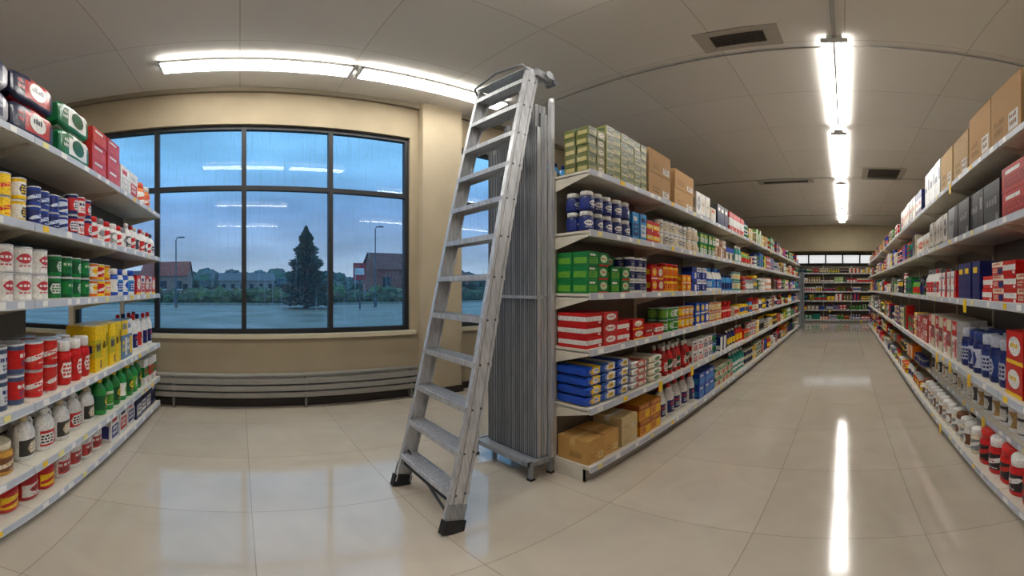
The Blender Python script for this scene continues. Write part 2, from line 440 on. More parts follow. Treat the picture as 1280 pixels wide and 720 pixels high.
mb.box(XW, XE, WY, WY+T, 0, WZ0, WALL); mb.box(XW, XE, WY, WY+T, WZ1, CEIL, WALL)
for a, b in ((XW, w1[0]), (w1[1], w2[0]), (w2[1], XE)): mb.box(a, b, WY, WY+T, WZ0, WZ1, WALL)
mb.build('wall_north', [M_paint])
mb = MB(); mb.box(2.36, 2.98, WY-.14, WY, 0, CEIL, C(178,164,138)); mb.build('pillar', [M_paint])
for nm, bx in (('wall_west', (XW-.15, XW, YS, WY+.25)), ('wall_south', (XW, XE, YS-.15, YS)), ('wall_east', (XE, XE+.15, YS, WY+.25))):
    mb = MB(); mb.box(*bx, 0, CEIL, WALL); mb.build(nm, [M_paint])
mb = MB(); mb.box(XW, 2.36, WY-.02, WY, 0, .1, C(46,38,32)); mb.box(2.34, 3.0, WY-.16, WY-.14, 0, .1, C(46,38,32)); mb.box(2.98, XE, WY-.02, WY, 0, .1, C(46,38,32))
mb.build('baseboard_north', [M_dark])
mb = MB(); mb.box(w1[0]-.05, w1[1]+.06, WY-.06, WY+.06, WZ0-.055, WZ0, C(198,188,162)); mb.build('trim_1', [M_paint])
mb = MB(); mb.box(w2[0]-.0, w2[1]+.06, WY-.06, WY+.06, WZ0-.055, WZ0, C(198,188,162)); mb.build('trim_2', [M_paint])
mb = MB(); mb.box(XW, XE, WY-.05, WY, CEIL-.07, CEIL, C(140,130,110)); mb.build('trim_3', [M_paint])

def glass_mat():
    m = bpy.data.materials.new('rainy_glass'); m.use_nodes = True; nt = m.node_tree; nt.nodes.clear()
    out = N(nt, 'ShaderNodeOutputMaterial'); tr = N(nt, 'ShaderNodeBsdfTransparent'); gl = N(nt, 'ShaderNodeBsdfGlossy')
    tr.inputs[0].default_value = (.95, .98, 1, 1)
    gl.inputs['Roughness'].default_value = .012
    fr = N(nt, 'ShaderNodeFresnel'); fr.inputs[0].default_value = 1.45
    mx = N(nt, 'ShaderNodeMixShader'); nt.links.new(fr.outputs[0], mx.inputs[0]); nt.links.new(tr.outputs[0], mx.inputs[1]); nt.links.new(gl.outputs[0], mx.inputs[2])
    tl = N(nt, 'ShaderNodeBsdfTranslucent'); tl.inputs[0].default_value = (.9, .95, 1, 1)
    tc = N(nt, 'ShaderNodeTexCoord')
    mp = N(nt, 'ShaderNodeMapping'); mp.inputs['Scale'].default_value = (40, 1, 2.2); nt.links.new(tc.outputs['Object'], mp.inputs[0])
    n1 = N(nt, 'ShaderNodeTexNoise'); n1.inputs['Scale'].default_value = 1.0; n1.inputs['Detail'].default_value = 5; nt.links.new(mp.outputs[0], n1.inputs['Vector'])
    r1 = N(nt, 'ShaderNodeMapRange'); r1.inputs['From Min'].default_value = .52; r1.inputs['From Max'].default_value = .74; r1.inputs['To Max'].default_value = .3
    nt.links.new(n1.outputs['Fac'], r1.inputs[0])
    n3 = N(nt, 'ShaderNodeTexNoise'); n3.inputs['Scale'].default_value = 2.5; nt.links.new(tc.outputs['Object'], n3.inputs['Vector'])
    r3 = N(nt, 'ShaderNodeMapRange'); r3.inputs['From Min'].default_value = .35; r3.inputs['From Max'].default_value = .65; r3.inputs['To Min'].default_value = .1; r3.inputs['To Max'].default_value = .5
    nt.links.new(n3.outputs['Fac'], r3.inputs[0])
    vo = N(nt, 'ShaderNodeTexVoronoi'); vo.inputs['Scale'].default_value = 42; nt.links.new(tc.outputs['Object'], vo.inputs['Vector'])
    r2 = N(nt, 'ShaderNodeMapRange'); r2.inputs['From Min'].default_value = .14; r2.inputs['From Max'].default_value = .28; r2.inputs['To Max'].default_value = 0.05
    nt.links.new(r3.outputs[0], r2.inputs['To Min'])
    nt.links.new(vo.outputs['Distance'], r2.inputs[0])
    ad = N(nt, 'ShaderNodeMath'); ad.operation = 'MAXIMUM'; nt.links.new(r1.outputs[0], ad.inputs[0]); nt.links.new(r2.outputs[0], ad.inputs[1])
    mx2 = N(nt, 'ShaderNodeMixShader'); nt.links.new(ad.outputs[0], mx2.inputs[0]); nt.links.new(mx.outputs[0], mx2.inputs[1]); nt.links.new(tl.outputs[0], mx2.inputs[2])
    nt.links.new(mx2.outputs[0], out.inputs[0])
    return m
M_glass = glass_mat()
FR = C(26,28,32)
def window(name, x0, x1, mull):
    mb = MB(); y0, y1 = WY+.05, WY+.13; f = .06
    mb.box(x0, x1, y0, y1, WZ0, WZ0+f, FR); mb.box(x0, x1, y0, y1, WZ1-f, WZ1, FR)
    mb.box(x0, x0+f, y0, y1, WZ0+f, WZ1-f, FR); mb.box(x1-f, x1, y0, y1, WZ0+f, WZ1-f, FR)
    for x in mull: mb.box(x-.03, x+.03, y0, y1, WZ0+f, WZ1-f, FR)
    xs = [x0+f]+[q for x in mull for q in (x-.03, x+.03)]+[x1-f]
    for k in range(0, len(xs), 2): mb.box(xs[k], xs[k+1], y0, y1, 2.745, 2.805, FR)
    o = mb.build(name, [M_dark])
    g = MB(); g.face([(x0+.01, WY+.09, WZ0+.01), (x1-.01, WY+.09, WZ0+.01), (x1-.01, WY+.09, WZ1-.01), (x0+.01, WY+.09, WZ1-.01)], WHITE)
    g.build('glass_pane', [M_glass], parent=o)
window('window_1', w1[0], w1[1], [-2.15, -1.05, .05, 1.15])
window('window_2', w2[0], w2[1], [4.15])

mb = MB(); hc = C(146,143,136)
mb.box(-5, 2.3, WY-.03, WY-.022, .14, .44, hc)
for z, d in ((.15, .12), (.235, .13), (.32, .12)):
    mb.box(-5, 2.3, WY-.02-d, WY-.03, z, z+.062, hc)
mb.tube([(-5, WY-.09, .425), (2.3, WY-.09, .425)], .026, C(160,158,150), 10)
for x in (-4, -2.4, -.8, .8, 2.2): mb.box(x-.012, x+.012, WY-.13, WY-.03, .0, .4, C(120,118,112))
mb.build('baseboard_heater', [M_shelf])

# ---------------------------------------------------------------- ceiling fixtures
def fixture(x0, x1, y, z=CEIL, w=.25):
    mb = MB(); hc = C(225,225,222)
    def bx(a0, a1, b0, b1, c0, c1, col, m=0): mb.box(a0, a1, y+b0, y+b1, c0, c1, col, m)
    bx(x0, x1, -w*.3, w*.3, z-.05, z-.002, hc)
    bx(x0, x1, -.012, .012, z-.09, z-.05, hc)
    for s in (-1, 1):
        bx(x0+.03, x1-.03, s*w/4-w*.2, s*w/4+w*.2, z-.09, z-.051, WHITE, 1)
        a, b = sorted((s*w*.47, s*w*.5)); bx(x0, x1, a, b, z-.084, z-.045, hc)
    bx(x0-.01, x0+.02, -w/2, w/2, z-.095, z-.045, hc); bx(x1-.02, x1+.01, -w/2, w/2, z-.095, z-.045, hc)
    return mb.build('fluorescent_light', [M_shelf, M_tube])
for a, b, y in ((-.84, 1.19, 4.0), (1.27, 3.25, 4.0), (-.8, .95, 1.55), (1.02, 2.25, 1.55), (-.8, 1.5, -2.4), (-1, 1.6, -6.5),
                (3.5, 6.0, .1), (6.2, 9.2, .1), (9.45, 12.3, .1), (12.5, 15.2, .1), (4.5, 7, -4.5), (9, 11.5, -4.5), (-4.8, -2.8, 1.5), (-4.8, -2.8, -3.5)):
    fixture(a, b, y)
def vent(x, y, sx=.4, sy=.5):
    mb = MB(); z = CEIL; c = C(176,170,160)
    mb.box(x-sx/2-.09, x+sx/2+.09, y-sy/2-.14, y+sy/2+.14, z-.012, z-.001, c)
    mb.box(x-sx/2, x+sx/2, y-sy/2, y+sy/2, z-.016, z-.012, C(60,57,54))
    for k in range(7):
        xx = x-sx/2+sx*(k+.5)/7
        mb.hexa([(xx-.014,y-sy/2,z-.03),(xx-.008,y-sy/2,z-.03),(xx-.008,y+sy/2,z-.03),(xx-.014,y+sy/2,z-.03),(xx,y-sy/2,z-.012),(xx+.01,y-sy/2,z-.012),(xx+.01,y+sy/2,z-.012),(xx,y+sy/2,z-.012)], C(120,115,108))
    mb.build('ceiling_vent', [M_shelf])
vent(3.42, .97, .2, .5); vent(8.8, -.88, .8, .7); vent(9.4, 1.45, .12, 1.1)
for x in (3.7, 9.1, 14.0):
    mb = MB(); mb.tube([(x, -5, CEIL-.02), (x, WY-.06, CEIL-.02)], .01, C(170,166,158), 8); mb.build('ceiling_conduit', [M_shelf])
mb = MB(); mb.tube([(2.4, .1, CEIL-.03), (3.49, .1, CEIL-.03)], .018, C(170,166,158), 8); mb.build('ceiling_conduit', [M_shelf])
mb = MB(); mb.box(16.3, 16.45, -3.5, WY, 3.08, CEIL, C(182,170,142)); mb.build('wall_soffit', [M_paint])
mb = MB(); mb.box(17.35, XE-.002, -3.0, 3.2, 2.56, 3.04, C(40,42,46))
for k in range(8): mb.box(17.34, 17.35, -2.95+k*.77, -2.95+k*.77+.7, 2.62, 2.98, WHITE, 1)
mb.build('illuminated_header_panel', [M_dark, M_lbox])

# ---------------------------------------------------------------- centre gondola
CX, CY = 2.12, 1.65
Mc = Matrix.Translation((CX, CY, 0)); Lc = 12.0
zc = [.14, .62, 1.06, 1.46, 1.91, 2.36]; dc = .36
g = gondola('gondola_shelving', Lc, zc, dc, Mc, top=2.42, build=False)
gondola('x', Lc, [.14, .62, 1.06, 1.46, 1.91, 2.36], dc, Mc, top=2.42, mb=g, flip=True, back=False, build=False)
g.build('gondola_shelving', [M_shelf], Mc)
s = Stock(Mc, dc)
GT = (OLIVE, C(196,184,120), C(60,80,30)); GT2 = (C(140,140,72), C(70,90,40), CREAM)
KB = (KRAFT, C(205,172,126), WHITE)
S = s.run
z = zc[5]
S(.01, .24, z, 'carton', .1, .072, [GT, GT2], 5, 3, d=.11); S(.24, .87, z, 'carton', .105, .074, [GT2, GT], 6, 3, d=.11)
S(.89, 1.36, z, 'cardboard', .45, .235, KB, 2, 1, d=.3); S(1.45, 2.0, z, 'cardboard', .52, .21, KB, 2, 1, d=.3)
S(2.05, 2.5, z, 'carton', .15, .3, (WHITE, CREAM, GREY), 1, 2); S(2.55, 2.75, z, 'carton', .2, .2, (CREAM, WHITE, RED), 1, 1)
S(2.8, 3.3, z, 'carton', .16, .3, (BLACK, NAVY, WHITE), 1, 1); S(3.35, 4.2, z, 'carton', .2, .3, (RED, WHITE, WHITE), 1, 1)
s.fill(4.2, 12, z, .34, top=True)
z = zc[4]
S(.01, .62, z, 'jar', .12, .15, (NAVY, C(30,50,130), WHITE), 2, 2); S(.63, .86, z, 'carton', .11, .24, (CYAN, WHITE, NAVY), 1, 2)
S(.87, 1.12, z, 'carton', .12, .1, (RED, YEL, WHITE), 2, 2); S(1.14, 1.8, z, 'can', .11, .13, (WHITE, CREAM, GREY), 2, 2)
S(1.83, 2.15, z, 'jar', .1, .14, (CREAM, C(205,180,150), WHITE), 2, 2); S(2.17, 2.7, z, 'carton', .13, .13, (GREEN, WHITE, YEL), 2, 1)
S(2.72, 3.2, z, 'carton', .15, .26, (C(190,150,110), WHITE, BROWN), 1, 1)
s.fill(3.2, 12, z, .36)
z = zc[3]
S(.01, .58, z, 'carton', .125, .1, [(GREEN, LGREEN, WHITE), (C(30,120,60), C(200,220,180), RED)], 3, 2, d=.15)
S(.6, .92, z, 'can', .105, .1, (WHITE, NAVY, GREY), 3, 2); S(.94, 1.2, z, 'carton', .12, .12, (RED, WHITE, YEL), 2, 2)
S(1.22, 1.6, z, 'jar', .12, .14, (YEL, ORANGE, RED), 2, 2); S(1.62, 1.88, z, 'carton', .12, .09, (ORANGE, YEL, WHITE), 2, 1)
S(1.9, 2.4, z, 'carton', .14, .14, (BLUE, WHITE, NAVY), 2, 1); S(2.42, 3.0, z, 'bottle', .1, .3, (WHITE, BLUE, CYAN), 1, 1)
s.fill(3.0, 12, z, .36)
z = zc[2]
S(.01, .6, z, 'carton', .19, .085, [(RED, WHITE, WHITE), (C(210,60,60), WHITE, RED)], 3, 1, d=.28); S(.62, .82, z, 'carton', .19, .085, (RED, WHITE, YEL), 2, 1, d=.28)
S(.84, 1.2, z, 'carton', .17, .1, (RED, DRED, WHITE), 1, 2); S(1.22, 1.6, z, 'can', .11, .12, (GREEN, LGREEN, WHITE), 2, 2)
S(1.62, 2.0, z, 'can', .11, .12, (ORANGE, YEL, WHITE), 2, 1); S(2.02, 2.5, z, 'carton', .14, .13, (BLUE, YEL, WHITE), 2, 1)
s.fill(2.5, 12, z, .3)
z = zc[1]
S(.01, .58, z, 'bag', .185, .075, [(BLUE, WHITE, YEL), (C(40,90,180), WHITE, YEL)], 4, 1, d=.3)
S(.6, 1.2, z, 'bag', .26, .06, [(WHITE, C(200,60,50), CREAM), (CREAM, WHITE, GREEN)], 4, 1, d=.3)
S(1.22, 1.9, z, 'bottle', .1, .3, [(DRED, RED, WHITE), (RED, DGREEN, WHITE)], 1, 2); S(1.92, 2.6, z, 'carton', .15, .13, (WHITE, RED, NAVY), 2, 1)
s.fill(2.6, 12, z, .34)
z = zc[0]
S(.01, .44, z, 'cardboard', .2, .2, (C(206,160,90), C(225,185,120), C(230,210,150)), 1, 1, d=.3)
S(.46, .72, z, 'cardboard', .25, .13, (C(220,196,146), WHITE, CREAM), 2, 1, d=.3); S(.74, 1.15, z, 'carton', .2, .15, (C(232,156,40), C(170,90,30), YEL), 2, 1, d=.28)
S(1.18, 2.1, z, 'jug', .17, .36, (WHITE, NAVY, RED), 1, 2); S(2.12, 2.7, z, 'carton', .18, .16, (BLUE, CYAN, WHITE), 2, 1)
S(2.72, 3.5, z, 'carton', .2, .13, (CREAM, GREEN, RED), 2, 1); S(3.52, 4.3, z, 'jug', .16, .34, (TEAL, WHITE, WHITE), 1, 1)
s.fill(4.3, 12, z, .38)
Mr = Matrix.Translation((CX+2.4, CY+2*dc+.05+.0, 0)) @ Matrix.Rotation(math.pi, 4, 'Z')
s2 = Stock(Mr, dc)
for z in zc: s2.fill(0, 2.39, z, .34, near=True)
s.done(); s2.done()

# ---------------------------------------------------------------- right gondola
RX, RY = 15.4, -.93
Mr = Matrix.Translation((RX, RY, 0)) @ Matrix.Rotation(math.pi, 4, 'Z'); Lr = 14.4; dr = .45
zr = [.12, .46, .84, 1.41, 1.93, 2.45]
gondola('gondola_shelving', Lr, zr, dr, Mr, top=2.5, depths=[0, .13, 0, 0, 0, 0])
s = Stock(Mr, dr)
def S(xa, xb, *a, **k): s.run(RX-xb, RX-xa, *a, **k)
def F(xa, xb, *a, **k): s.fill(RX-xb, RX-xa, *a, **k)
z = zr[5]
S(1.1, 1.9, z, 'cardboard', .42, .46, KB, 1, 1, d=.38); S(1.95, 2.9, z, 'cardboard', .47, .46, KB, 1, 1, d=.38); S(2.95, 3.8, z, 'cardboard', .42, .42, (C(206,176,134), C(216,190,150), WHITE), 1, 1, d=.34)
S(3.85, 4.6, z, 'carton', .24, .44, (WHITE, C(222,224,226), NAVY), 1, 1); S(4.65, 5.2, z, 'carton', .2, .34, (NAVY, WHITE, RED), 1, 1); S(5.25, 6.6, z, 'carton', .22, .36, (WHITE, CREAM, RED), 1, 1)
F(6.6, 15.4, z, .38, top=True)
z = zr[4]
S(1.1, 2.25, z, 'carton', .38, .17, (C(190,50,50), DRED, WHITE), 2, 1, d=.3); S(2.3, 3.5, z, 'carton', .3, .31, [(C(30,30,34), C(60,60,66), C(150,150,155)), (C(40,40,44), BLACK, C(120,120,125))], 1, 1, d=.34)
S(3.55, 4.3, z, 'carton', .15, .3, (C(215,210,200), C(170,160,150), BLACK), 1, 2); S(4.35, 5.1, z, 'carton', .18, .22, (WHITE, CREAM, RED), 1, 1)
F(5.1, 15.4, z, .4)
z = zr[3]
S(1.1, 2.6, z, 'carton', .19, .085, [(RED, WHITE, WHITE), (C(200,60,50), CREAM, NAVY)], 3, 2, d=.2); S(2.65, 3.2, z, 'carton', .18, .29, (NAVY, C(40,50,110), YEL), 1, 2)
S(3.25, 3.9, z, 'carton', .16, .12, (RED, WHITE, NAVY), 2, 1); S(3.95, 4.6, z, 'bottle', .11, .3, (WHITE, RED, GREY), 1, 2)
F(4.6, 15.4, z, .42)
z = zr[2]
S(1.1, 2.2, z, 'carton', .24, .2, [(RED, WHITE, YEL), (DRED, RED, WHITE)], 2, 1, d=.26); S(2.22, 3.2, z, 'jar', .16, .32, (NAVY, C(36,60,130), C(190,195,210)), 1, 2)
S(3.25, 4.4, z, 'carton', .15, .36, [(WHITE, RED, RED), (CREAM, DRED, GREY)], 1, 2); S(4.45, 5.2, z, 'carton', .15, .14, (C(200,70,60), WHITE, RED), 2, 1)
F(5.2, 15.4, z, .46)
z = zr[1]
S(1.1, 4.8, z, 'jar', .155, .27, [(WHITE, C(60,60,64), C(225,222,215)), (WHITE, C(190,150,90), C(235,235,230))], 1, 2, off=.15)
F(4.8, 15.4, z, .28)
z = zr[0]
S(1.1, 2.75, z, 'jar', .185, .285, [(RED, BLACK, C(206,40,36)), (C(206,24,24), C(40,30,30), WHITE)], 1, 2); S(2.8, 4.8, z, 'jar', .14, .22, [(WHITE, BROWN, WHITE), (CREAM, GREY, WHITE)], 1, 2)
F(4.8, 15.4, z, .26)
s.done()

# ---------------------------------------------------------------- left gondola
ang = math.atan2(.15, 2.97)
Ml = Matrix.Translation((-1.152, .5, 0)) @ Matrix.Rotation(math.pi/2-ang, 4, 'Z'); Ll = 4.0; dl = .45
zl = [.12, .43, .84, 1.43, 1.86, 2.38]
gondola('gondola_shelving', Ll, zl, dl, Ml, top=2.41, gapback=(.86, 1.4, 1.9), bay=1.33)
s = Stock(Ml, dl); S = s.run
z = zl[5]
S(.1, .6, z, 'bag', .36, .22, (WHITE, RED, NAVY), 2, 1, d=.34); S(.7, 1.62, z, 'bag', .45, .225, [(C(190,190,196), C(34,40,80), C(190,50,50)), (C(30,36,66), WHITE, C(190,50,50))], 2, 1, d=.38)
S(1.66, 2.15, z, 'bag', .46, .225, (C(24,110,64), WHITE, C(30,90,60)), 2, 1, d=.38)
S(2.18, 2.75, z, 'carton', .28, .14, (C(204,50,44), C(220,90,80), WHITE), 3, 1, d=.34); S(2.8, 3.3, z, 'carton', .24, .28, (WHITE, C(205,200,190), RED), 1, 1, d=.3); S(3.4, 3.9, z, 'jar', .2, .27, (ORANGE, C(220,90,40), WHITE), 1, 1)
z = zl[4]
S(.1, .7, z, 'can', .14, .14, (RED, YEL, WHITE), 2, 2); S(.7, 1.36, z, 'can', .13, .13, [(YEL, WHITE, C(60,60,80)), (YEL, YEL, RED)], 2, 2)
S(1.38, 1.86, z, 'can', .12, .12, (C(30,60,150), NAVY, C(210,220,240)), 2, 2); S(1.88, 2.2, z, 'can', .11, .15, [(NAVY, RED, WHITE), (RED, NAVY, WHITE)], 2, 2)
S(2.22, 3.0, z, 'jar', .12, .2, [(WHITE, RED, RED), (WHITE, WHITE, GREY)], 1, 3); S(3.02, 3.96, z, 'bottle', .12, .27, [(WHITE, C(70,70,80), WHITE), (WHITE, RED, RED)], 1, 3)
z = zl[3]
S(.1, .7, z, 'can', .16, .155, (NAVY, WHITE, RED), 2, 2); S(.72, 1.06, z, 'can', .17, .155, (YEL, WHITE, RED), 2, 2)
S(1.08, 1.62, z, 'can', .17, .15, (WHITE, C(228,226,220), C(190,50,60)), 2, 2); S(1.64, 2.2, z, 'can', .13, .14, [(GREEN, DGREEN, WHITE), (DGREEN, GREEN, C(210,215,190))], 2, 2)
S(2.22, 2.62, z, 'can', .12, .13, [(ORANGE, YEL, WHITE), (YEL, RED, WHITE)], 2, 2); S(2.64, 3.2, z, 'jar', .13, .24, [(BLUE, WHITE, WHITE), (WHITE, BLUE, CYAN)], 1, 2); S(3.22, 3.96, z, 'carton', .15, .2, [(RED, WHITE, YEL), (WHITE, RED, NAVY)], 1, 2)
z = zl[2]
S(.1, .7, z, 'can', .17, .18, (WHITE, BLUE, NAVY), 2, 2); S(.72, 1.36, z, 'can', .165, .175, [(C(60,80,110), C(210,214,220), NAVY), (C(70,90,130), RED, WHITE)], 2, 2)
S(1.38, 1.74, z, 'can', .16, .17, (RED, C(205,50,40), WHITE), 2, 2); S(1.76, 2.2, z, 'jar', .145, .3, (RED, C(190,30,30), WHITE), 1, 2)
S(2.22, 2.8, z, 'carton', .13, .36, [(YEL, C(205,190,40), NAVY), (C(225,205,50), YEL, BLACK)], 1, 2); S(2.82, 3.2, z, 'carton', .15, .36, (C(90,130,170), WHITE, YEL), 1, 1); S(3.22, 3.96, z, 'jug', .16, .38, (WHITE, NAVY, RED), 1, 2)
z = zl[1]
S(.1, .8, z, 'jug', .2, .3, (C(200,120,40), WHITE, BLACK), 1, 2); S(.82, 1.3, z, 'jar', .2, .2, [(C(225,215,195), C(215,120,40), WHITE), (C(205,150,60), BROWN, CREAM)], 1, 2)
S(1.32, 2.35, z, 'jug', .2, .29, [(WHITE, C(50,46,44), C(200,180,140)), (WHITE, RED, WHITE)], 1, 2); S(2.38, 3.5, z, 'bottle', .15, .33, [(C(40,140,60), DGREEN, YEL), (C(30,150,70), LGREEN, WHITE)], 1, 2); S(3.52, 3.96, z, 'carton', .15, .28, (WHITE, GREEN, RED), 1, 2)
z = zl[0]
S(.1, .95, z, 'jug', .2, .25, (RED, WHITE, DRED), 1, 2); S(.97, 1.74, z, 'jug', .2, .24, [(C(190,36,34), WHITE, C(190,36,34)), (RED, YEL, RED)], 1, 2)
S(1.76, 2.5, z, 'jug', .19, .27, (WHITE, C(190,60,60), WHITE), 1, 2); S(2.52, 3.2, z, 'carton', .2, .27, [(WHITE, C(60,70,140), RED), (WHITE, RED, NAVY)], 1, 2); S(3.22, 3.96, z, 'carton', .18, .26, (C(34,44,100), WHITE, BLACK), 1, 2)
s.done()

# ---------------------------------------------------------------- far shelving
for oy, ox in ((2.2, 16.75), ):
    Mf = Matrix.Translation((ox, oy, 0)) @ Matrix.Rotation(-math.pi/2, 4, 'Z'); Lf = 5.0
    gondola('wall_shelving', Lf, [.12, .55, .95, 1.35, 1.75, 2.15], .4, Mf, top=2.5)
    s = Stock(Mf, .4)
    for z in [.12, .55, .95, 1.35, 1.75]: s.fill(0.02, Lf-.02, z, .33)
    s.fill(.02, Lf-.02, 2.15, .34)
    s.done()
mb = MB(); gc = C(96,100,104)
mb.box(14.2, 14.6, 1.55, 2.1, .0, 2.1, gc)
for k in range(4): mb.box(14.19, 14.2, 1.6, 2.05, .1+k*.5, .55+k*.5, C(120,124,128)); mb.box(14.25, 14.55, 1.54, 1.55, .1+k*.5, .55+k*.5, C(120,124,128))
mb.build('metal_locker', [M_shelf])

# ---------------------------------------------------------------- metal profile rack
mb = MB()
rc = [C(192,194,196), C(172,175,178), C(206,207,208), C(156,159,163)]
for i in range(26):
    y = 2.035+i*.0232
    for j in range(3):
        x = 1.99+j*.037
        h = R.uniform(2.72, 2.9) - (.12 if i > 18 else 0)
        if i in (1, 2): h = 2.98
        w = .0095; t = .016
        col = rc[(i*3+j*5+R.randint(0, 1)) % 4]
        mb.box(x-t, x+t, y-w, y+w, .16, h, col)
        mb.box(x-t-.004, x-t, y-.0035, y+.0035, .16, h-.002, C(104,107,111))
for zz in (1.42,): mb.box(1.955, 2.10, 2.018, 2.64, zz, zz+.022, C(180,182,185))
fc = C(154,156,158)
for x in (1.88, 2.09):
    mb.box(x-.015, x+.015, 1.99, 2.7, .12, .16, fc)
for y in (2.0, 2.68): mb.box(1.865, 2.105, y-.015, y+.015, .12, .16, fc)
mb.box(1.88, 2.09, 2.0, 2.68, .135, .15, fc)
for y in (2.0, 2.68):
    for x in (1.885, 2.085): mb.box(x-.015, x+.015, y-.015, y+.015, .015, .13, fc); mb.box(x-.022, x+.022, y-.022, y+.022, 0, .018, BLACK)
mb.box(2.07, 2.105, 1.975, 2.01, .15, 3.0, C(190,192,194)); mb.tube([(2.088, 1.992, 3.0), (2.088, 1.992, 3.04)], .022, C(200,200,200), 10)
mb.build('metal_profile_rack', [M_rod])

# ---------------------------------------------------------------- ladder
mb = MB(); AL = C(200,202,205); AD = C(154,157,160)
RB, RT = Vector((1.07, 1.74, .04)), Vector((1.93, 2.02, 3.27))
LB, LT = Vector((1.09, 2.45, .04)), Vector((1.89, 2.58, 3.27))
wd = .112
for (b, t, sgn) in ((RB, RT, 1), (LB, LT, -1)):
    d = (t-b).normalized(); side = Vector((0, 1, 0)); side = (side-d*side.dot(d)).normalized(); fw = side.cross(d).normalized()
    mb.beam(b, t, fw, side, wd, .006, AL)
    for o in (-1, 1): mb.beam(b, t, fw, side, .006, .032, AL, oa=o*(wd/2-.003), ob=sgn*.016)
    for o in (-.6, .6): mb.beam(b, t, fw, side, .006, .003, AD, oa=o*wd/2, ob=-sgn*.004)
    mb.beam(b-d*.045, b+d*.05, fw, side, wd+.02, .05, BLACK, m=1)
    mb.beam(b+d*.04, b+d*.16, fw, side, wd+.008, .012, AD, ob=-sgn*.004)
ns = 12
for k in range(ns):
    z = .27+k*.262
    q = (z-.04)/(3.23)
    a = RB.lerp(RT, q); b = LB.lerp(LT, q); a.z = b.z = z
    ax = (b-a).normalized(); fw = Vector((ax.y, -ax.x, 0))
    a = a+ax*.004; b = b-ax*.004
    up = Vector((0, 0, 1)); D = .125 if k < ns-1 else .13
    mb.beam(a, b, fw, up, D, .006, AL, ob=0)
    for o in (-1, 1): mb.beam(a, b, fw, up, .005, .034, AL, oa=o*D/2, ob=-.014)
    for o in range(-4, 5): mb.beam(a, b, fw, up, .004, .004, AD, oa=o*.013, ob=.005)
    for p, sg in ((a, -1), (b, 1)):
        for o in (-.03, .03):
            c = p+ax*sg*.006+fw*o+Vector((0, 0, -.012)); mb.tube([c, c+ax*sg*.008], .007, C(90,92,95), 8)
a = RB.lerp(RT, .045); b = LB.lerp(LT, .045)
mb.beam(a, b, (1, 0, 0), (0, 0, 1), .03, .02, BLACK, m=1)
mb.beam(RB.lerp(RT, .01), LB.lerp(LT, .075), (1, 0, 0), (0, 0, 1), .012, .02, C(70,72,75), m=1)
top = [RT+Vector((-.05, 0, -.02)), RT+Vector((-.09, .02, .03)), RT.lerp(LT, .5)+Vector((-.11, 0, .05)), LT+Vector((-.1, -.02, .0)), LT+Vector((-.05, 0, -.1))]
mb.tube(top, .011, C(120,122,125), 10)
mb.beam(RT+Vector((0, 0, .01)), LT+Vector((0, 0, .01)), (1, 0, 0), (0, 0, 1), .13, .012, AL)
mb.beam(RT+Vector((.0, -.01, -.02)), RT+Vector((.17, -.03, -.06)), (0, 1, 0), (0, 0, 1), .045, .07, AD)
mb.tube([RT+Vector((.1, -.07, -.03)), RT+Vector((.1, .05, -.03))], .035, AL, 12)
mb.tube([RT+Vector((.17, -.06, -.07)), RT+Vector((.17, .03, -.07))], .028, C(110,112,115), 12)
mb.build('step_ladder', [M_alu, M_dark])

# ---------------------------------------------------------------- outside
def wet():
    m, nt, b = new_mat('wet_asphalt')
    tc = N(nt, 'ShaderNodeTexCoord'); no = N(nt, 'ShaderNodeTexNoise'); no.inputs['Scale'].default_value = .35; no.inputs['Detail'].default_value = 6
    nt.links.new(tc.outputs['Object'], no.inputs['Vector'])
    mr = N(nt, 'ShaderNodeMapRange'); mr.inputs['From Min'].default_value = .35; mr.inputs['From Max'].default_value = .65; mr.inputs['To Min'].default_value = .3; mr.inputs['To Max'].default_value = .75
    nt.links.new(no.outputs['Fac'], mr.inputs[0]); nt.links.new(mr.outputs[0], b.inputs['Roughness'])
    b.inputs['Base Color'].default_value = C(140,128,112)
    return m
mb = MB(); mb.box(-80, 100, WY+.26, 36, -.3, -.1, GREY); mb.build('road', [wet()])
mb = MB(); mb.box(-140, 160, 36, 240, -.3, .0, C(108,116,74)); mb.build('grass_field', [M_leaf])
mb = MB(); mb.box(-80, 100, 35.7, 36, -.1, .06, C(150,152,148)); mb.build('kerb', [M_out])
mb = MB(); tx, ty = 5.2, 30.0; H = 6.6
mb.lathe(tx, ty, -.1, [(.22,0,C(50,40,32)),(.14,3,C(50,40,32)),(.03,H-.1,C(50,40,32)),(.01,H,C(50,40,32))], 8)
for i in range(2600):
    q = R.random()**.8
    tier = math.sin(q*38)*.18
    z = .35+q*(H-.5); rr = (1-q)**.8*2.3*(R.uniform(.45, 1.05)+tier)+.08
    t = R.uniform(0, 2*math.pi); d = Vector((math.cos(t), math.sin(t), -.16)); p = Vector((tx, ty, z)); e = p+d*rr+Vector((0, 0, .12*rr)); sd = Vector((-math.sin(t), math.cos(t), 0))
    m0 = p+d*rr*.3; w = .06+.1*(1-q)
    c = R.choice([C(72,92,76), C(58,78,66), C(88,108,88), C(64,84,66)])
    mb.face([m0, m0+d*rr*.35+sd*w+Vector((0,0,-.1)), e, m0+d*rr*.35-sd*w+Vector((0,0,-.1))], c)
    mb.face([m0, m0+d*rr*.35+Vector((0,0,.06)), e, m0+d*rr*.35-Vector((0,0,.18))], c)
mb.build('conifer_tree', [M_leaf])
mb = MB()
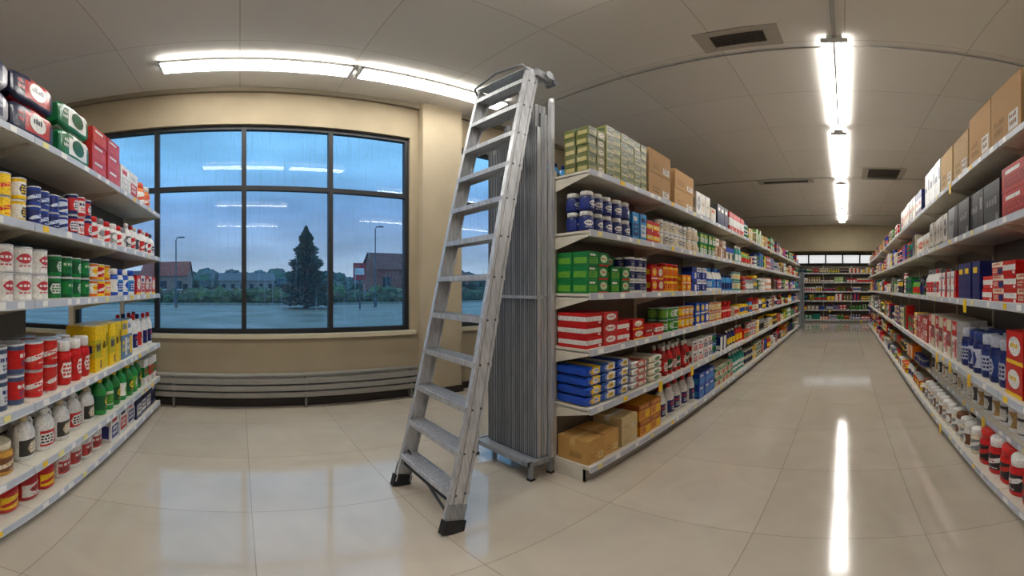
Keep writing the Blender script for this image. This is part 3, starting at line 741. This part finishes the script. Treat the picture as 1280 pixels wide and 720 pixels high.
def blob(cx, cy, cz, r, col):
    n = 9; K = 6; rings = []
    for k in range(K+1):
        ph = math.pi*k/K-math.pi/2; i = len(mb.v)
        for j in range(n):
            t = 2*math.pi*j/n; rr = r*R.uniform(.82, 1.15)
            mb.v.append((cx+rr*math.cos(ph)*math.cos(t), cy+rr*math.cos(ph)*math.sin(t), max(.0, cz+rr*.8*math.sin(ph))))
        rings.append(i)
    for k in range(K):
        for j in range(n):
            mb.f.append((rings[k]+j, rings[k]+(j+1)%n, rings[k+1]+(j+1)%n, rings[k+1]+j)); mb.c.append(tuple(x*R.uniform(.75, 1.25) for x in col[:3])+(1,)); mb.m.append(0); mb.sm.append(False)
for i in range(420):
    x = R.uniform(-40, 60); blob(x, R.uniform(39, 42.5), R.uniform(.2, .9), R.uniform(.4, .95)*(1.45 if R.random() < .3 else 1), R.choice([C(88,104,66), C(102,112,76), C(78,92,64), C(118,114,84)]))
mb.build('hedge', [M_leaf])
mb = MB()
for i in range(260):
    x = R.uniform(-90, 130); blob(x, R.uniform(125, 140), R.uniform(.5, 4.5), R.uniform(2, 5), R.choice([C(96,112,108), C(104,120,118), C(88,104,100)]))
mb.build('distant_treeline', [M_leaf])
def house(x, y, w, d, h, rh, wall, roof):
    mb = MB(); mb.box(x-w/2, x+w/2, y, y+d, 0, h, wall)
    o = .3
    mb.face([(x-w/2-o, y-o, h), (x+w/2+o, y-o, h), (x+w/2+o, y+d/2, h+rh), (x-w/2-o, y+d/2, h+rh)], roof)
    mb.face([(x-w/2-o, y+d+o, h), (x+w/2+o, y+d+o, h), (x+w/2+o, y+d/2, h+rh), (x-w/2-o, y+d/2, h+rh)], roof)
    for xx in (x-w/2, x+w/2): mb.face([(xx, y, h), (xx, y+d, h), (xx, y+d/2, h+rh)], wall)
    n = max(2, int(w/2.5))
    for k in range(n):
        a = x-w/2+w*(k+.3)/n
        mb.box(a, a+w/n*.4, y-.05, y, h*.35, h*.75, C(50,60,75)); mb.box(a-.08, a+w/n*.4+.08, y-.06, y-.04, h*.3, h*.35, WHITE)
    mb.box(x+w*.42, x+w*.42+.9, y-.04, y, 0, h*.6, C(60,50,48))
    mb.build('house', [M_out])
house(-14.5, 72, 9, 8, 3.8, 3.0, C(160,132,124), C(176,84,66)); house(-26, 85, 8, 8, 3.4, 2.2, C(150,140,136), C(120,90,90))
house(19.8, 46, 5.4, 6, 3.9, 2.4, C(160,100,92), C(130,80,74)); house(27, 46, 6, 6, 3.6, 1.6, C(120,120,126), C(96,90,94)); house(36, 60, 9, 8, 3.6, 2, C(150,112,104), C(130,76,66))
house(2, 110, 16, 10, 3.6, 2.4, C(150,144,144), C(120,116,120))
def lamp_post(x, y, h):
    mb = MB(); c = C(90,100,112)
    mb.tube([(x, y, -.1), (x, y, h*.97), (x+.08, y, h), (x+.4, y, h+.05)], .05, c, 8)
    mb.box(x+.3, x+.7, y-.1, y+.1, h-.0, h+.1, c); mb.box(x-.1, x+.1, y-.1, y+.1, -.1, .8, c)
    mb.build('street_lamp', [M_out])
lamp_post(-5.2, 31, 5.6); lamp_post(11.0, 30, 6.6)
mb = MB(); mb.box(8.95, 9.05, 27.9, 28, -.1, 3.2, C(80,84,90)); mb.box(8.45, 9.4, 27.84, 27.9, 2.1, 3.4, C(180,60,66)); mb.box(8.55, 9.3, 27.82, 27.84, 2.5, 3.0, C(225,225,230)); mb.build('road_sign', [M_out])
mb = MB()
for k in range(30): mb.box(7+k*.9, 7.06+k*.9, 37, 37.06, 0, 1.1, C(90,92,96))
mb.box(7, 33.2, 37, 37.04, .95, 1.02, C(90,92,96)); mb.box(7, 33.2, 37, 37.04, .4, .46, C(90,92,96)); mb.build('fence', [M_out])

# ---------------------------------------------------------------- sky
w = bpy.data.worlds.new('dusk_sky'); scene.world = w; w.use_nodes = True; nt = w.node_tree; nt.nodes.clear()
out = N(nt, 'ShaderNodeOutputWorld'); bg = N(nt, 'ShaderNodeBackground'); tc = N(nt, 'ShaderNodeTexCoord'); sp = N(nt, 'ShaderNodeSeparateXYZ')
nt.links.new(tc.outputs['Generated'], sp.inputs[0])
cr = N(nt, 'ShaderNodeValToRGB'); e = cr.color_ramp.elements
e[0].position = .0; e[0].color = C(172,190,206); e[1].position = .6; e[1].color = C(126,192,244)
for p, c in ((.08, C(138,164,194)), (.2, C(112,152,200)), (.33, C(122,186,236))):
    x = e.new(p); x.color = c
nt.links.new(sp.outputs['Z'], cr.inputs[0])
mp = N(nt, 'ShaderNodeMapping'); mp.inputs['Scale'].default_value = (2, 2, 7); nt.links.new(tc.outputs['Generated'], mp.inputs[0])
no = N(nt, 'ShaderNodeTexNoise'); no.inputs['Scale'].default_value = 1.6; no.inputs['Detail'].default_value = 7; nt.links.new(mp.outputs[0], no.inputs['Vector'])
mr = N(nt, 'ShaderNodeMapRange'); mr.inputs['From Min'].default_value = .3; mr.inputs['From Max'].default_value = .7; mr.inputs['To Min'].default_value = .74; mr.inputs['To Max'].default_value = 1.24
nt.links.new(no.outputs['Fac'], mr.inputs[0])
mx = N(nt, 'ShaderNodeMix'); mx.data_type = 'RGBA'; mx.blend_type = 'MULTIPLY'; mx.inputs[0].default_value = 1
nt.links.new(cr.outputs[0], mx.inputs[6]); nt.links.new(mr.outputs[0], mx.inputs[7]); nt.links.new(mx.outputs[2], bg.inputs[0]); bg.inputs[1].default_value = 1.2
nt.links.new(bg.outputs[0], out.inputs[0])

# ---------------------------------------------------------------- camera (panoramic)
cd = bpy.data.cameras.new('camera'); cam = bpy.data.objects.new('camera', cd); scene.collection.objects.link(cam)
cam.location = (0, 0, 1.5); cam.rotation_euler = (math.radians(90), 0, math.radians(-40.476))
cd.type = 'PANO'; cd.clip_end = 500; cd.clip_start = .01
hx, hy = math.radians(640/8.4), math.radians(360/8.4)
tgt = cd.cycles if hasattr(cd, 'cycles') and hasattr(cd.cycles, 'panorama_type') else cd
tgt.panorama_type = 'EQUIRECTANGULAR'
tgt.longitude_min = -hx; tgt.longitude_max = hx; tgt.latitude_min = -hy; tgt.latitude_max = hy
scene.camera = cam
print('FACES', sum(len(o.data.polygons) for o in scene.objects if o.type == 'MESH'))
